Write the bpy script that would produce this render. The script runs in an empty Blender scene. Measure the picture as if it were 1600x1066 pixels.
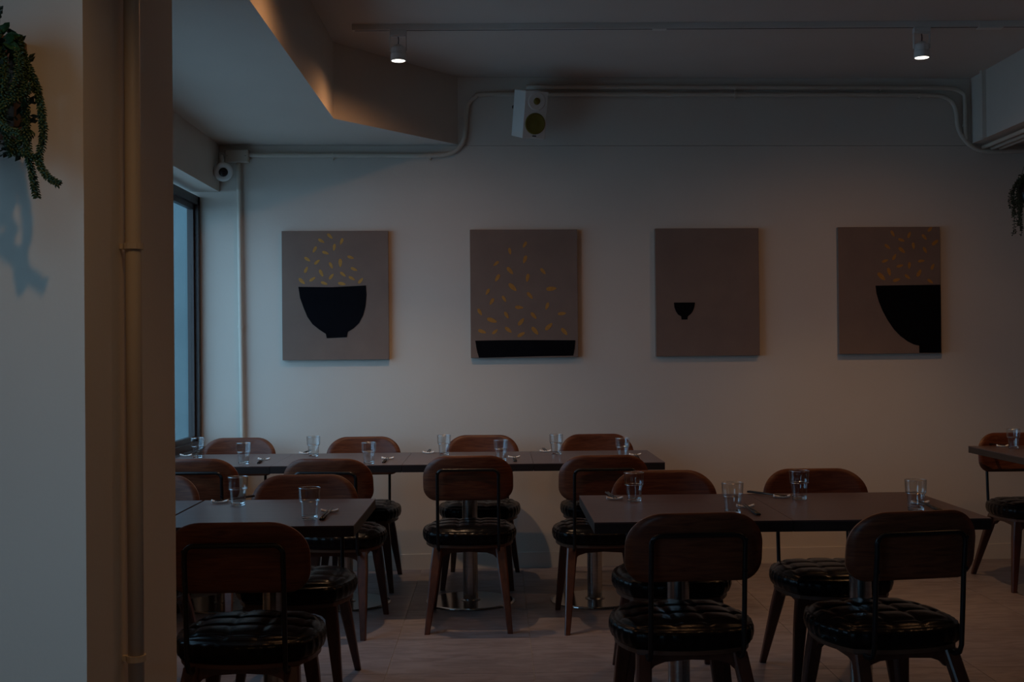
import bpy, bmesh, math, random
from mathutils import Vector, Matrix
PI = math.pi
random.seed(4)
scene = bpy.context.scene
COL = scene.collection

# ------------------------------------------------------------------ camera
F, HC = 1900.0, 1.318
yaw, pitch, roll = 24 / F, 12 / F, 0.009
r0 = Vector((math.cos(yaw), -math.sin(yaw), 0))
fw = Vector((math.sin(yaw) * math.cos(pitch), math.cos(yaw) * math.cos(pitch), math.sin(pitch)))
u0 = r0.cross(fw)
rr = r0 * math.cos(roll) - u0 * math.sin(roll)
uu = u0 * math.cos(roll) + r0 * math.sin(roll)
cam = bpy.data.cameras.new('camera')
cam.sensor_width = 36
cam.lens = F / 1600 * 36
cam.clip_start = 0.05
camo = bpy.data.objects.new('camera', cam)
M = Matrix((rr, uu, -fw)).transposed().to_4x4()
M.translation = Vector((0, 0, HC))
camo.matrix_world = M
COL.objects.link(camo)
scene.camera = camo

# ------------------------------------------------------------------ world, light, exposure
scene.view_settings.view_transform = 'Standard'
scene.view_settings.look = 'None'
scene.view_settings.gamma = 1
scene.view_settings.use_curve_mapping = False
scene.view_settings.exposure = 0.0
w = bpy.data.worlds.new('overcast_sky')
scene.world = w
w.use_nodes = True
SKY = 3.2
w.node_tree.nodes['Background'].inputs[0].default_value = (0.375, 0.68, 1.0, 1)
w.node_tree.nodes['Background'].inputs[1].default_value = SKY

WARM = (1.0, 0.70, 0.44)
DEEP = (1.0, 0.48, 0.20)
AMBER = (1.0, 0.59, 0.25)
def spot(loc, aim, energy, size, blend=0.5, col=WARM, radius=0.025):
    l = bpy.data.lights.new('spot_lamp', 'SPOT')
    l.energy = energy; l.spot_size = math.radians(size); l.spot_blend = blend
    l.color = col; l.shadow_soft_size = radius
    o = bpy.data.objects.new('spot_lamp', l)
    o.location = loc
    o.rotation_euler = (Vector(aim) - Vector(loc)).to_track_quat('-Z', 'Y').to_euler()
    COL.objects.link(o)
    return o
TRACK_Y, CEIL = 6.12, 2.955
HEADS = [(-0.482, TRACK_Y), (2.165, TRACK_Y)]          # the two heads in view
HEADS2 = [(-0.47, 4.45), (0.9, 4.45), (2.5, 4.45)]     # second row, above the frame
HEADS3 = [(-0.32, 1.42)]                  # third row, above and behind the camera view
def lights(G=None):
    on = lambda k: 1.0 if (G is None or G == k) else 0.0
    for (x, y) in HEADS:
        k = 'HL' if x < 0 else 'HR'
        if on(k): spot((x, y, 2.770), (x, y + 0.15, 0), E_[k], 90, 0.75, WARM if x < 0 else AMBER)
        if on('HW'): spot((x, y, 2.768), (x, y, 0), E_['HW'], 172, 1.0, DEEP)
    for (x, y) in HEADS2:
        if on('MW'): spot((x, y, 2.768), (x, y, 0), E_['MW'], 172, 1.0, DEEP)
    for (x, y) in HEADS3:
        if on('B'): spot((x, y, 2.770), (x - .2, y + 0.12, 0), E_['B'], 106, 0.75, AMBER)
E_ = dict(HL=50, HR=37, HW=20, MW=12, B=18)
lights()
# portals in the window openings only guide the sampling of the sky
def portal(loc, sx, sy, rot):
    l = bpy.data.lights.new('window_portal', 'AREA')
    l.shape = 'RECTANGLE'; l.size = sx; l.size_y = sy
    l.cycles.is_portal = True
    o = bpy.data.objects.new('window_portal', l)
    o.location = loc; o.rotation_euler = rot
    COL.objects.link(o)
portal((-1.80, 5.67, 1.52), 1.5, 3.1, (0, -PI / 2, 0))
portal((-1.80, 0.0, 1.5), 1.5, 2.4, (0, -PI / 2, 0))

# ------------------------------------------------------------------ materials
def mat(name, col, rough=0.6, metal=0.0, spec=0.5, coat=0.0):
    m = bpy.data.materials.new(name); m.use_nodes = True
    b = m.node_tree.nodes['Principled BSDF']
    b.inputs['Base Color'].default_value = (*col, 1)
    b.inputs['Roughness'].default_value = rough
    b.inputs['Metallic'].default_value = metal
    b.inputs['Specular IOR Level'].default_value = spec
    b.inputs['Coat Weight'].default_value = coat
    return m
def N(m, t, **kw):
    n = m.node_tree.nodes.new(t)
    for k, v in kw.items(): setattr(n, k, v)
    return n
def noise_mat(name, c1, c2, scale=(1, 1, 1), nscale=5, detail=6, rough=0.6, bump=0.0, lo=0.3, hi=0.7, spec=0.5,
              metal=0.0, coords='Object', dist=0.0, coat=0.0, rvar=0.0, bscale=None, rand=False):
    m = mat(name, c1, rough, metal, spec, coat)
    nt = m.node_tree; b = nt.nodes['Principled BSDF']
    tc = N(m, 'ShaderNodeTexCoord'); mp = N(m, 'ShaderNodeMapping')
    mp.inputs['Scale'].default_value = scale
    nt.links.new(tc.outputs[coords], mp.inputs[0])
    if rand:
        oi = N(m, 'ShaderNodeObjectInfo'); mu = N(m, 'ShaderNodeMath', operation='MULTIPLY'); mu.inputs[1].default_value = 37
        nt.links.new(oi.outputs['Random'], mu.inputs[0]); nt.links.new(mu.outputs[0], mp.inputs['Location'])
    no = N(m, 'ShaderNodeTexNoise')
    no.inputs['Scale'].default_value = nscale; no.inputs['Detail'].default_value = detail
    no.inputs['Distortion'].default_value = dist
    nt.links.new(mp.outputs[0], no.inputs['Vector'])
    rp = N(m, 'ShaderNodeValToRGB')
    rp.color_ramp.elements[0].position = lo; rp.color_ramp.elements[1].position = hi
    rp.color_ramp.elements[0].color = (*c1, 1); rp.color_ramp.elements[1].color = (*c2, 1)
    nt.links.new(no.outputs['Fac'], rp.inputs[0])
    nt.links.new(rp.outputs[0], b.inputs['Base Color'])
    if bump:
        src = no.outputs['Fac']
        if bscale:
            n2 = N(m, 'ShaderNodeTexNoise'); n2.inputs['Scale'].default_value = bscale; n2.inputs['Detail'].default_value = 3
            nt.links.new(tc.outputs[coords], n2.inputs['Vector']); src = n2.outputs['Fac']
        bp = N(m, 'ShaderNodeBump'); bp.inputs['Strength'].default_value = bump; bp.inputs['Distance'].default_value = 0.002
        nt.links.new(src, bp.inputs['Height']); nt.links.new(bp.outputs[0], b.inputs['Normal'])
    return m

WALL = noise_mat('cream_wall_paint', (0.62, 0.555, 0.485), (0.66, 0.595, 0.52), nscale=1.6, detail=3, rough=0.75, bump=0.25, bscale=60, spec=0.25)
CEILM = noise_mat('ceiling_paint', (0.60, 0.55, 0.50), (0.64, 0.59, 0.54), nscale=1.2, detail=3, rough=0.8, bump=0.2, bscale=45, spec=0.2)
WALLD = noise_mat('dark_unseen_wall', (0.16, 0.095, 0.06), (0.24, 0.15, 0.095), scale=(6, 6, 0.6), nscale=3, rough=0.7)  # unseen walls, made dark brown to dim and warm the bounce light
PIPE = mat('painted_conduit', (0.60, 0.53, 0.44), 0.45)
PIPEO = noise_mat('ochre_painted_conduit', (0.50, 0.405, 0.31), (0.56, 0.455, 0.35), nscale=4, rough=0.5)
WHITE = mat('white_plastic', (0.70, 0.68, 0.64), 0.45)
FRAME = mat('dark_bronze_frame', (0.05, 0.036, 0.032), 0.45, 0.3)
TILE = noise_mat('grey_beige_floor_tile', (0.165, 0.132, 0.132), (0.245, 0.205, 0.205), scale=(1, 3.2, 1), nscale=7.5, detail=10, rough=0.42, dist=0.8,
                 bump=0.08, lo=0.36, hi=0.62, coords='Object', rand=True)
GROUT = mat('floor_joint', (0.42, 0.40, 0.37), 0.8)
WOODB = noise_mat('walnut_veneer', (0.070, 0.018, 0.0085), (0.17, 0.052, 0.022), scale=(1.2, 1.2, 12), nscale=5, detail=7, rough=0.42, spec=0.28, dist=1.6, lo=0.3, hi=0.75, rand=True)
WOODE = mat('plywood_edge', (0.20, 0.085, 0.04), 0.4)
WOODS = mat('seat_shell_ply', (0.085, 0.036, 0.02), 0.4)
WOODL = noise_mat('walnut_leg', (0.045, 0.013, 0.008), (0.085, 0.026, 0.014), scale=(14, 14, 1.2), nscale=4, detail=5, rough=0.36)
TABLE = noise_mat('dark_table_laminate', (0.062, 0.035, 0.031), (0.108, 0.064, 0.057), scale=(1.5, 22, 1), nscale=3, detail=7, rough=0.33, dist=0.8, rand=True)
TEDGE = noise_mat('dark_table_edge', (0.014, 0.009, 0.008), (0.026, 0.016, 0.014), scale=(1.5, 1, 30), nscale=3, detail=4, rough=0.45)
LEATHER = noise_mat('black_leather', (0.0028, 0.0026, 0.0027), (0.006, 0.0045, 0.0045), nscale=20, rough=0.25, spec=0.12, bump=0.2, bscale=220)
TUBE = mat('black_metal_tube', (0.010, 0.010, 0.011), 0.34, 0.4)
STEEL = noise_mat('brushed_steel', (0.42, 0.41, 0.40), (0.55, 0.54, 0.53), scale=(1, 1, 30), nscale=6, rough=0.24, metal=1.0)
STEELB = mat('polished_steel_base', (0.40, 0.39, 0.38), 0.16, 1.0)
CERAM = mat('white_ceramic', (0.78, 0.76, 0.72), 0.15)
STICK = mat('black_lacquer', (0.008, 0.007, 0.007), 0.3)
CANVAS = noise_mat('taupe_canvas', (0.205, 0.145, 0.118), (0.23, 0.162, 0.13), nscale=7, detail=5, rough=0.85, bump=0.3, bscale=300, spec=0.15)
NAVY = noise_mat('navy_black_paint', (0.0018, 0.0018, 0.0032), (0.003, 0.0032, 0.0055), nscale=9, rough=0.7, spec=0.08)
OCHRE = noise_mat('ochre_paint', (0.40, 0.19, 0.035), (0.52, 0.27, 0.05), nscale=60, rough=0.7)
OCHRE2 = noise_mat('orange_ochre_paint', (0.38, 0.165, 0.027), (0.48, 0.225, 0.04), nscale=60, rough=0.7)
OLIVE = noise_mat('olive_speaker_cone', (0.15, 0.125, 0.015), (0.18, 0.15, 0.02), nscale=9, rough=0.7)
BLACK = mat('black_plastic', (0.01, 0.01, 0.012), 0.35)
VINE = noise_mat('trailing_green', (0.015, 0.036, 0.009), (0.045, 0.078, 0.018), nscale=14, rough=0.6)
LEAF = noise_mat('leaf_green', (0.025, 0.075, 0.018), (0.05, 0.12, 0.028), nscale=10, rough=0.5)
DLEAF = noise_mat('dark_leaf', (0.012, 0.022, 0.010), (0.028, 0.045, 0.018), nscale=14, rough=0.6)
PLANK = noise_mat('brown_box_wood', (0.16, 0.07, 0.035), (0.24, 0.11, 0.055), scale=(1, 1, 9), nscale=4, rough=0.6)
FACADE = noise_mat('grey_outside_render', (0.085, 0.115, 0.12), (0.105, 0.14, 0.145), nscale=2, rough=0.9)
PAVE = noise_mat('pale_pavement', (0.42, 0.42, 0.42), (0.5, 0.5, 0.5), nscale=3, rough=0.9)
def emis(name, col, s):
    m = mat(name, col); b = m.node_tree.nodes['Principled BSDF']
    b.inputs['Emission Color'].default_value = (*col, 1); b.inputs['Emission Strength'].default_value = s
    return m
LENS = emis('lamp_lens', (1.0, 0.93, 0.82), 5.0)
m = bpy.data.materials.new('clear_glass'); m.use_nodes = True
b = m.node_tree.nodes['Principled BSDF']
b.inputs['Base Color'].default_value = (0.97, 0.99, 1, 1); b.inputs['Roughness'].default_value = 0.0
b.inputs['Transmission Weight'].default_value = 1.0; b.inputs['IOR'].default_value = 1.48
GLASS = m
m = bpy.data.materials.new('window_glass'); m.use_nodes = True
nt = m.node_tree; nt.nodes.remove(nt.nodes['Principled BSDF'])
tr = nt.nodes.new('ShaderNodeBsdfTransparent'); tr.inputs[0].default_value = (0.90, 0.94, 0.95, 1)
gl = nt.nodes.new('ShaderNodeBsdfGlossy'); gl.inputs['Roughness'].default_value = 0.02
mx = nt.nodes.new('ShaderNodeMixShader'); mx.inputs[0].default_value = 0.06
nt.links.new(tr.outputs[0], mx.inputs[1]); nt.links.new(gl.outputs[0], mx.inputs[2])
nt.links.new(mx.outputs[0], nt.nodes['Material Output'].inputs[0])
WGLASS = m
m = bpy.data.materials.new('thin_glass'); m.use_nodes = True
nt = m.node_tree; nt.nodes.remove(nt.nodes['Principled BSDF'])
tr = nt.nodes.new('ShaderNodeBsdfTransparent'); tr.inputs[0].default_value = (0.965, 0.975, 0.98, 1)
gl = nt.nodes.new('ShaderNodeBsdfGlossy'); gl.inputs['Roughness'].default_value = 0.03
lw = nt.nodes.new('ShaderNodeLayerWeight'); lw.inputs[0].default_value = 0.5
pw = nt.nodes.new('ShaderNodeMath'); pw.operation = 'POWER'; pw.inputs[1].default_value = 3.0
ml = nt.nodes.new('ShaderNodeMath'); ml.operation = 'MULTIPLY_ADD'; ml.inputs[1].default_value = 0.62; ml.inputs[2].default_value = 0.05
nt.links.new(lw.outputs['Facing'], pw.inputs[0]); nt.links.new(pw.outputs[0], ml.inputs[0])
mx = nt.nodes.new('ShaderNodeMixShader')
nt.links.new(ml.outputs[0], mx.inputs[0]); nt.links.new(tr.outputs[0], mx.inputs[1]); nt.links.new(gl.outputs[0], mx.inputs[2])
nt.links.new(mx.outputs[0], nt.nodes['Material Output'].inputs[0])
THIN = m
m = bpy.data.materials.new('glass_edge'); m.use_nodes = True
nt = m.node_tree; nt.nodes.remove(nt.nodes['Principled BSDF'])
tr = nt.nodes.new('ShaderNodeBsdfTransparent'); gl = nt.nodes.new('ShaderNodeBsdfGlossy'); gl.inputs['Roughness'].default_value = 0.22
mx = nt.nodes.new('ShaderNodeMixShader'); mx.inputs[0].default_value = 0.5
nt.links.new(tr.outputs[0], mx.inputs[1]); nt.links.new(gl.outputs[0], mx.inputs[2])
nt.links.new(mx.outputs[0], nt.nodes['Material Output'].inputs[0])
GEDGE = m

# ------------------------------------------------------------------ helpers
def tag(o, label=None, cat=None, group=None, kind=None):
    if label: o['label'] = label
    if cat: o['category'] = cat
    if group: o['group'] = group
    if kind: o['kind'] = kind
    return o
def obj(name, bm, m, parent=None, smooth=False, loc=None):
    me = bpy.data.meshes.new(name)
    bmesh.ops.recalc_face_normals(bm, faces=bm.faces)
    if smooth:
        for f in bm.faces: f.smooth = True
    bm.to_mesh(me); bm.free()
    for k in (m if isinstance(m, (list, tuple)) else [m]): me.materials.append(k)
    o = bpy.data.objects.new(name, me); COL.objects.link(o)
    if parent: o.parent = parent
    if loc is not None: o.location = loc
    return o
def thing(name, label, cat, loc=(0, 0, 0), rotz=0, group=None):
    o = bpy.data.objects.new(name, None); COL.objects.link(o)
    o.empty_display_size = 0.1
    o.location = loc; o.rotation_euler = (0, 0, rotz)
    return tag(o, label, cat, group)
def copy_tree(o, parent=None):
    c = o.copy(); COL.objects.link(c)
    if parent is not None: c.parent = parent
    for ch in list(o.children): copy_tree(ch, c)
    return c
def add_box(bm, x0, x1, y0, y1, z0, z1, bevel=0.0, mi=0):
    vs = [bm.verts.new((x, y, z)) for x in (x0, x1) for y in (y0, y1) for z in (z0, z1)]
    fs = []
    for a in ((0, 1, 3, 2), (4, 6, 7, 5), (0, 4, 5, 1), (2, 3, 7, 6), (0, 2, 6, 4), (1, 5, 7, 3)):
        f = bm.faces.new([vs[i] for i in a]); f.material_index = mi; fs.append(f)
    if bevel:
        es = list({e for f in fs for e in f.edges})
        bmesh.ops.bevel(bm, geom=es, offset=bevel, segments=2, affect='EDGES', profile=0.5)
def box(*a, **k):
    bm = bmesh.new(); add_box(bm, *a, **k); return bm
def add_prism(bm, pts, lo, hi, axis='z', mi=0):
    def P(p, t):
        return (p[0], p[1], t) if axis == 'z' else ((p[0], t, p[1]) if axis == 'y' else (t, p[0], p[1]))
    a = [bm.verts.new(P(p, lo)) for p in pts]; c = [bm.verts.new(P(p, hi)) for p in pts]
    n = len(pts)
    for f in [bm.faces.new(a[::-1]), bm.faces.new(c)] + [bm.faces.new((a[i], a[(i + 1) % n], c[(i + 1) % n], c[i])) for i in range(n)]:
        f.material_index = mi
def prism(*a, **k):
    bm = bmesh.new(); add_prism(bm, *a, **k); return bm
def add_lathe(bm, prof, seg=32, cx=0, cy=0, closed=False):
    rings = []
    for (r, z) in prof:
        if r <= 1e-6: rings.append([bm.verts.new((cx, cy, z))])
        else: rings.append([bm.verts.new((cx + r * math.cos(2 * PI * i / seg), cy + r * math.sin(2 * PI * i / seg), z)) for i in range(seg)])
    pairs = list(zip(rings, rings[1:]))
    if closed: pairs.append((rings[-1], rings[0]))
    for a, c in pairs:
        if len(a) == 1 and len(c) == 1: continue
        for i in range(seg):
            j = (i + 1) % seg
            if len(a) == 1: bm.faces.new((a[0], c[i], c[j]))
            elif len(c) == 1: bm.faces.new((a[i], a[j], c[0]))
            else: bm.faces.new((a[i], a[j], c[j], c[i]))
def lathe(prof, seg=32, **k):
    bm = bmesh.new(); add_lathe(bm, prof, seg, **k); return bm
def smooth_path(pts, n=4):
    P = [Vector(p) for p in pts]; out = []
    for i in range(len(P) - 1):
        p0 = P[max(i - 1, 0)]; p1 = P[i]; p2 = P[i + 1]; p3 = P[min(i + 2, len(P) - 1)]
        for k in range(n):
            t = k / n
            out.append(0.5 * ((2 * p1) + (p2 - p0) * t + (2 * p0 - 5 * p1 + 4 * p2 - p3) * t * t + (-p0 + 3 * p1 - 3 * p2 + p3) * t ** 3))
    out.append(P[-1]); return out
def add_tube(bm, pts, r, seg=8, r1=None, cap=True):
    pts = [Vector(p) for p in pts]; n = len(pts); rings = []
    up = Vector((0.13, 0.21, 0.97)).normalized()
    for i, p in enumerate(pts):
        d = (pts[min(i + 1, n - 1)] - pts[max(i - 1, 0)]).normalized()
        a = d.cross(up)
        if a.length < 0.15: a = d.cross(Vector((0.9, 0.4, 0.1)))
        if rings and a.dot(last) < 0: a = -a
        a.normalize(); last = a
        c = d.cross(a)
        rad = r if r1 is None else r + (r1 - r) * i / (n - 1)
        rings.append([bm.verts.new(p + (a * math.cos(2 * PI * k / seg) + c * math.sin(2 * PI * k / seg)) * rad) for k in range(seg)])
    for A, B in zip(rings, rings[1:]):
        # match nearest start vertex to avoid twisting
        off = min(range(seg), key=lambda o: (A[0].co - B[o].co).length)
        B[:] = B[off:] + B[:off]
        if (A[1].co - B[1].co).length > (A[1].co - B[-1].co).length: B[:] = [B[0]] + B[1:][::-1]
        for k in range(seg):
            bm.faces.new((A[k], A[(k + 1) % seg], B[(k + 1) % seg], B[k]))
    if cap:
        bm.faces.new(rings[0]); bm.faces.new(rings[-1])
def tube(pts, r, **k):
    bm = bmesh.new(); add_tube(bm, pts, r, **k); return bm
def struct(name, bm, m, parent=None, **k):
    o = obj(name, bm, m, parent, **k)
    if parent is None: o['kind'] = 'structure'
    return o

# ------------------------------------------------------------------ the room
def WY(x, off=0.0): return 7.25 + 0.04 * (x + 1.8) - off       # front of the back wall, which runs 2 degrees askew
XL, XW, XR, YR = -1.642, -1.76, 5.4, -2.6
# floor: slab with separate tiles
fl = struct('floor', box(-1.9, XR, YR, 7.9, -0.10, -0.004), GROUT)
tiles = {}
T = 0.6
for i in range(12):
    for j in range(17):
        x0 = -1.66 + T * (i - 1) + 0.0; y0 = 7.35 - T * (j + 1)
        x1, y1 = x0 + T, y0 + T
        if j == 0: y1 = 7.62
        x0 = max(x0, XW); x1 = min(x1, XR); y0 = max(y0, YR)
        if x1 - x0 < 0.02 or y1 - y0 < 0.05: continue
        key = (round(x1 - x0, 3), round(y1 - y0, 3))
        cx, cy = (x0 + x1) / 2, (y0 + y1) / 2
        if key not in tiles:
            hx, hy = key[0] / 2 - 0.0012, key[1] / 2 - 0.0012
            o = obj('floor_tile', box(-hx, hx, -hy, hy, -0.012, 0.0), TILE, fl); tiles[key] = o.data
        else:
            o = bpy.data.objects.new('floor_tile', tiles[key]); COL.objects.link(o); o.parent = fl
        o.location = (cx, cy, 0)
# back wall: lower part and a barely proud upper part, whose joint shows as a fine line
def wall_slab(x0, x1, z0, z1, off, thick=0.2):
    bm = bmesh.new()
    add_prism(bm, [(x0, WY(x0, off)), (x1, WY(x1, off)), (x1, WY(x1) + thick), (x0, WY(x0) + thick)], z0, z1)
    return bm
wb = struct('wall_back', wall_slab(-1.835, XR + 0.2, 0.0, 2.541, 0), WALL)
struct('upper_panel', wall_slab(-1.835, XR + 0.2, 2.543, 3.1, 0.003), WALL, wb)
struct('baseboard_back', wall_slab(XW, XR, 0, 0.092, 0.008), WALL)
# left wall: parapet, far pier, lintel
wl = struct('wall_left', box(-1.95, XW, 2.5, WY(-1.9), 0, 0.735), WALL)
struct('pier', box(-1.95, XW, 2.5, 4.1, 0.735, 2.24), WALL, wl)  # widened out of view to cut the skylight reaching the right side
struct('pier', box(-1.95, XW, 1.3, 2.5, 0, 3.1), WALL, wl)
struct('pier', box(-1.95, XW, YR, -1.3, 0, 3.1), WALL, wl)
struct('parapet', box(-1.95, XW, -1.3, 1.3, 0, 0.735), WALL, wl)
struct('lintel', box(-1.95, XL, 2.5, WY(-1.8) - 0.0, 2.267, 2.62), WALL, wl)
struct('lintel', box(-1.95, XL, -1.3, 1.3, 2.267, 3.1), WALL, wl)
struct('wall_right', box(XR, XR + 0.2, YR, 7.8, 0, 3.1), WALLD)
struct('wall_rear', box(-1.95, XR, YR - 0.2, YR, 0, 3.1), WALLD)
struct('ceiling', box(-1.95, XR, YR, 7.75, CEIL, CEIL + 0.15), CEILM)
# dropped ceiling at the left with its angled end
struct('trim_1', prism([(-1.90, 2.5), (-0.855, 2.5), (-0.855, 6.455), (-0.222, WY(-0.222, 0.005)), (-1.90, WY(-1.9, 0.005))], 2.548, CEIL), WALL)
# beam at the right
bmr = struct('trim_2', box(2.93, 3.75, 2.0, WY(2.93, 0.005), 2.552, CEIL), WALL)
struct('cover_strip', box(2.905, 2.93, 7.20, 7.235, 2.552, CEIL), WALL, bmr)
# near pillar
struct('wall_pillar', prism([(XW, 2.2), (-0.742, 2.2), (-0.742, 2.81), (XW, 2.81)], 0, CEIL), WALL)

# windows
def window(name, y0, y1, z0, z1, mull):
    o = struct(name, box(-1.822, -1.757, y0, y1, z0, z0 + 0.055), FRAME)
    o_parts = [box(-1.822, -1.757, y0, y1, z1 - 0.05, z1), box(-1.822, -1.757, y0, y0 + 0.05, z0, z1), box(-1.822, -1.757, y1 - 0.05, y1, z0, z1)]
    for p in o_parts: struct('window_frame', p, FRAME, o)
    for y in mull:
        struct('mullion', box(-1.815, -1.77, y - 0.03, y + 0.03, z0 + 0.055, z1 - 0.05), FRAME, o)
    ys = [y0 + 0.05] + [v for y in mull for v in (y - 0.03, y + 0.03)] + [y1 - 0.05]
    for a, c in zip(ys[::2], ys[1::2]):
        struct('sash', _sash(a, c, z0 + 0.055, z1 - 0.05), FRAME, o)
        struct('pane', box(-1.795, -1.789, a + 0.03, c - 0.03, z0 + 0.085, z1 - 0.08), WGLASS, o)
    struct('window_sill', box(-1.757, XW + 0.035, y0, y1, z0 - 0.0, z0 + 0.018), FRAME, o)
def _sash(a, c, z0, z1):
    bm = bmesh.new(); t = 0.03
    add_box(bm, -1.806, -1.778, a, c, z0, z0 + t); add_box(bm, -1.806, -1.778, a, c, z1 - t, z1)
    add_box(bm, -1.806, -1.778, a, a + t, z0 + t, z1 - t); add_box(bm, -1.806, -1.778, c - t, c, z0 + t, z1 - t)
    return bm
window('window_1', 4.1, WY(-1.79) - 0.003, 0.735, 2.235, [5.67])
window('window_2', -1.3, 1.3, 0.735, 2.267, [0.0])
# outside: pavement and the neighbouring facade seen through the pane
struct('outside_pavement', box(-14, -1.95, -10, 16, -0.15, -0.05), PAVE)
struct('outside_wall', box(-9, -1.98, 8.6, 8.9, -0.05, 3.6), FACADE)

# ------------------------------------------------------------------ chairs
def squircle(u, v, k=0.75):
    return u * math.sqrt(1 - v * v * k / 2), v * math.sqrt(1 - u * u * k / 2)
def back_outline(n=64):
    W, zt, zb, rt, rb = 0.214, 0.812, 0.602, 0.112, 0.062
    pts = []
    def arc(cx, cz, r, a0, a1, m, ex=1.0):
        for i in range(m):
            a = a0 + (a1 - a0) * i / (m - 1)
            pts.append((cx + r * math.cos(a) * ex, cz + r * math.sin(a)))
    arc(W - rt, zt - rt + 0.012, rt - 0.012, 0, PI / 2, 12, rt / (rt - 0.012))
    arc(-W + rt, zt - rt + 0.012, rt - 0.012, PI / 2, PI, 12, rt / (rt - 0.012))
    arc(-W + rb, zb + rb, rb, PI, 1.5 * PI, 8)
    arc(W - rb, zb + rb, rb, 1.5 * PI, 2 * PI, 8)
    return [(x * (1 + 0.0 * z), z + (0.005 * (1 - (x / W) ** 2) if z > 0.7 else -0.004 * (1 - (x / W) ** 2))) for x, z in pts]
def make_back():
    bm = bmesh.new(); o = back_outline(); n = len(o); zc = 0.707; K = 7; t = 0.0065
    def Y(x, z): return 0.040 * (x / 0.214) ** 2 - (z - 0.70) * 0.17
    layers = []
    for s, sgn in ((0, 1), (1, -1)):
        rings = []
        for k in range(K + 1):
            q = k / K; ring = []
            for (x, z) in o:
                X, Z = x * q, zc + (z - zc) * q
                th = t if k < K else t * 0.55
                if k == K: X, Z = x * 0.999, zc + (z - zc) * 0.999
                ring.append((X, Y(X, Z) + sgn * th, Z))
            rings.append(ring)
        c = bm.verts.new((0, Y(0, zc) + sgn * t, zc))
        R = [[bm.verts.new(p) for p in ring] for ring in rings[1:]]
        for i in range(n):
            j = (i + 1) % n
            bm.faces.new((c, R[0][i], R[0][j]))
            for a, b2 in zip(R, R[1:]): bm.faces.new((a[i], a[j], b2[j], b2[i]))
        layers.append(R[-1])
    for i in range(n):
        j = (i + 1) % n
        f = bm.faces.new((layers[0][i], layers[0][j], layers[1][j], layers[1][i])); f.material_index = 1
    return bm
def make_cushion():
    bm = bmesh.new(); n = 44; A, B, cy = 0.212, 0.212, 0.252
    lines = [-0.159, -0.053, 0.053, 0.159]
    g = []
    for i in range(n + 1):
        row = []
        for j in range(n + 1):
            u, v = -1 + 2 * i / n, -1 + 2 * j / n
            x, y = squircle(u, v)
            x *= A * (1.0 - 0.03 * v); y *= B
            d = min(1 - abs(u), 1 - abs(v))
            z = 0.456 + 0.015 * (1 - max(u * u, v * v) ** 2)
            z -= 0.012 * max(0, 1 - d / 0.14) ** 2
            fade = min(1, d / 0.15)
            cr = 0
            for L in lines:
                cr = max(cr, math.exp(-((x - L) / 0.009) ** 2), math.exp(-((y - L) / 0.009) ** 2))
            px = min(abs(x - L) for L in lines) / 0.053; py = min(abs(y - L) for L in lines) / 0.053
            z -= 0.0042 * cr * fade
            z += 0.0022 * min(1, px) * min(1, py) * fade
            knot = min(math.hypot(x - a, y - c) for a in lines for c in lines)
            z -= 0.0035 * math.exp(-(knot / 0.016) ** 2) * fade
            row.append(bm.verts.new((x, y + cy, z)))
        g.append(row)
    for i in range(n):
        for j in range(n): bm.faces.new((g[i][j], g[i + 1][j], g[i + 1][j + 1], g[i][j + 1]))
    loop = [g[i][0] for i in range(n)] + [g[n][j] for j in range(n)] + [g[i][n] for i in range(n, 0, -1)] + [g[0][j] for j in range(n, 0, -1)]
    prev = loop; cen = Vector((0, cy, 0))
    for (off, z) in ((0.010, 0.446), (0.0155, 0.432), (0.0165, 0.414), (0.011, 0.396), (0.002, 0.386), (-0.02, 0.384)):
        ring = []
        for k, v in enumerate(loop):
            d = Vector((v.co.x, v.co.y - cy, 0)); d.normalize()
            pu = 0.0015 * math.sin(k * 1.3) * (1 if z > 0.39 else 0)
            ring.append(bm.verts.new((v.co.x + d.x * (off + pu), v.co.y + d.y * (off + pu), z)))
        m_ = len(loop)
        for k in range(m_): bm.faces.new((prev[k], prev[(k + 1) % m_], ring[(k + 1) % m_], ring[k]))
        prev = ring
    bm.faces.new(prev)
    return bm
def seat_base():
    pts = []
    n = 48
    for i in range(n):
        a = 2 * PI * i / n
        c, s = math.cos(a), math.sin(a); m_ = max(abs(c), abs(s))
        x, y = squircle(c / m_, s / m_)
        pts.append((x * 0.212 * (1.0 - 0.03 * s / m_), y * 0.212 + 0.252))
    bm = prism(pts, 0.371, 0.3845); return bm
def leg_bm(tx, ty, fx, fy):
    bm = bmesh.new(); rings = []
    for t, w_, d_ in ((0, 0.046, 0.040), (0.25, 0.046, 0.038), (0.6, 0.036, 0.031), (1, 0.025, 0.024)):
        x = tx + (fx - tx) * t; y = ty + (fy - ty) * t; z = 0.371 * (1 - t); c = 0.25
        ring = []
        for (a, b2) in ((-1, -1 + c), (-1 + c, -1), (1 - c, -1), (1, -1 + c), (1, 1 - c), (1 - c, 1), (-1 + c, 1), (-1, 1 - c)):
            ring.append(bm.verts.new((x + a * w_ / 2, y + b2 * d_ / 2, z)))
        rings.append(ring)
    for A_, B_ in zip(rings, rings[1:]):
        for k in range(8): bm.faces.new((A_[k], A_[(k + 1) % 8], B_[(k + 1) % 8], B_[k]))
    bm.faces.new(rings[0]); bm.faces.new(rings[-1])
    return bm
def rail_pts(h):
    return [(-h, 0.3705), (-h, 0.315), (-h + 0.018, 0.333), (-h + 0.05, 0.344), (0, 0.349), (h - 0.05, 0.344), (h - 0.018, 0.333), (h, 0.315), (h, 0.3705)]
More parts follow.
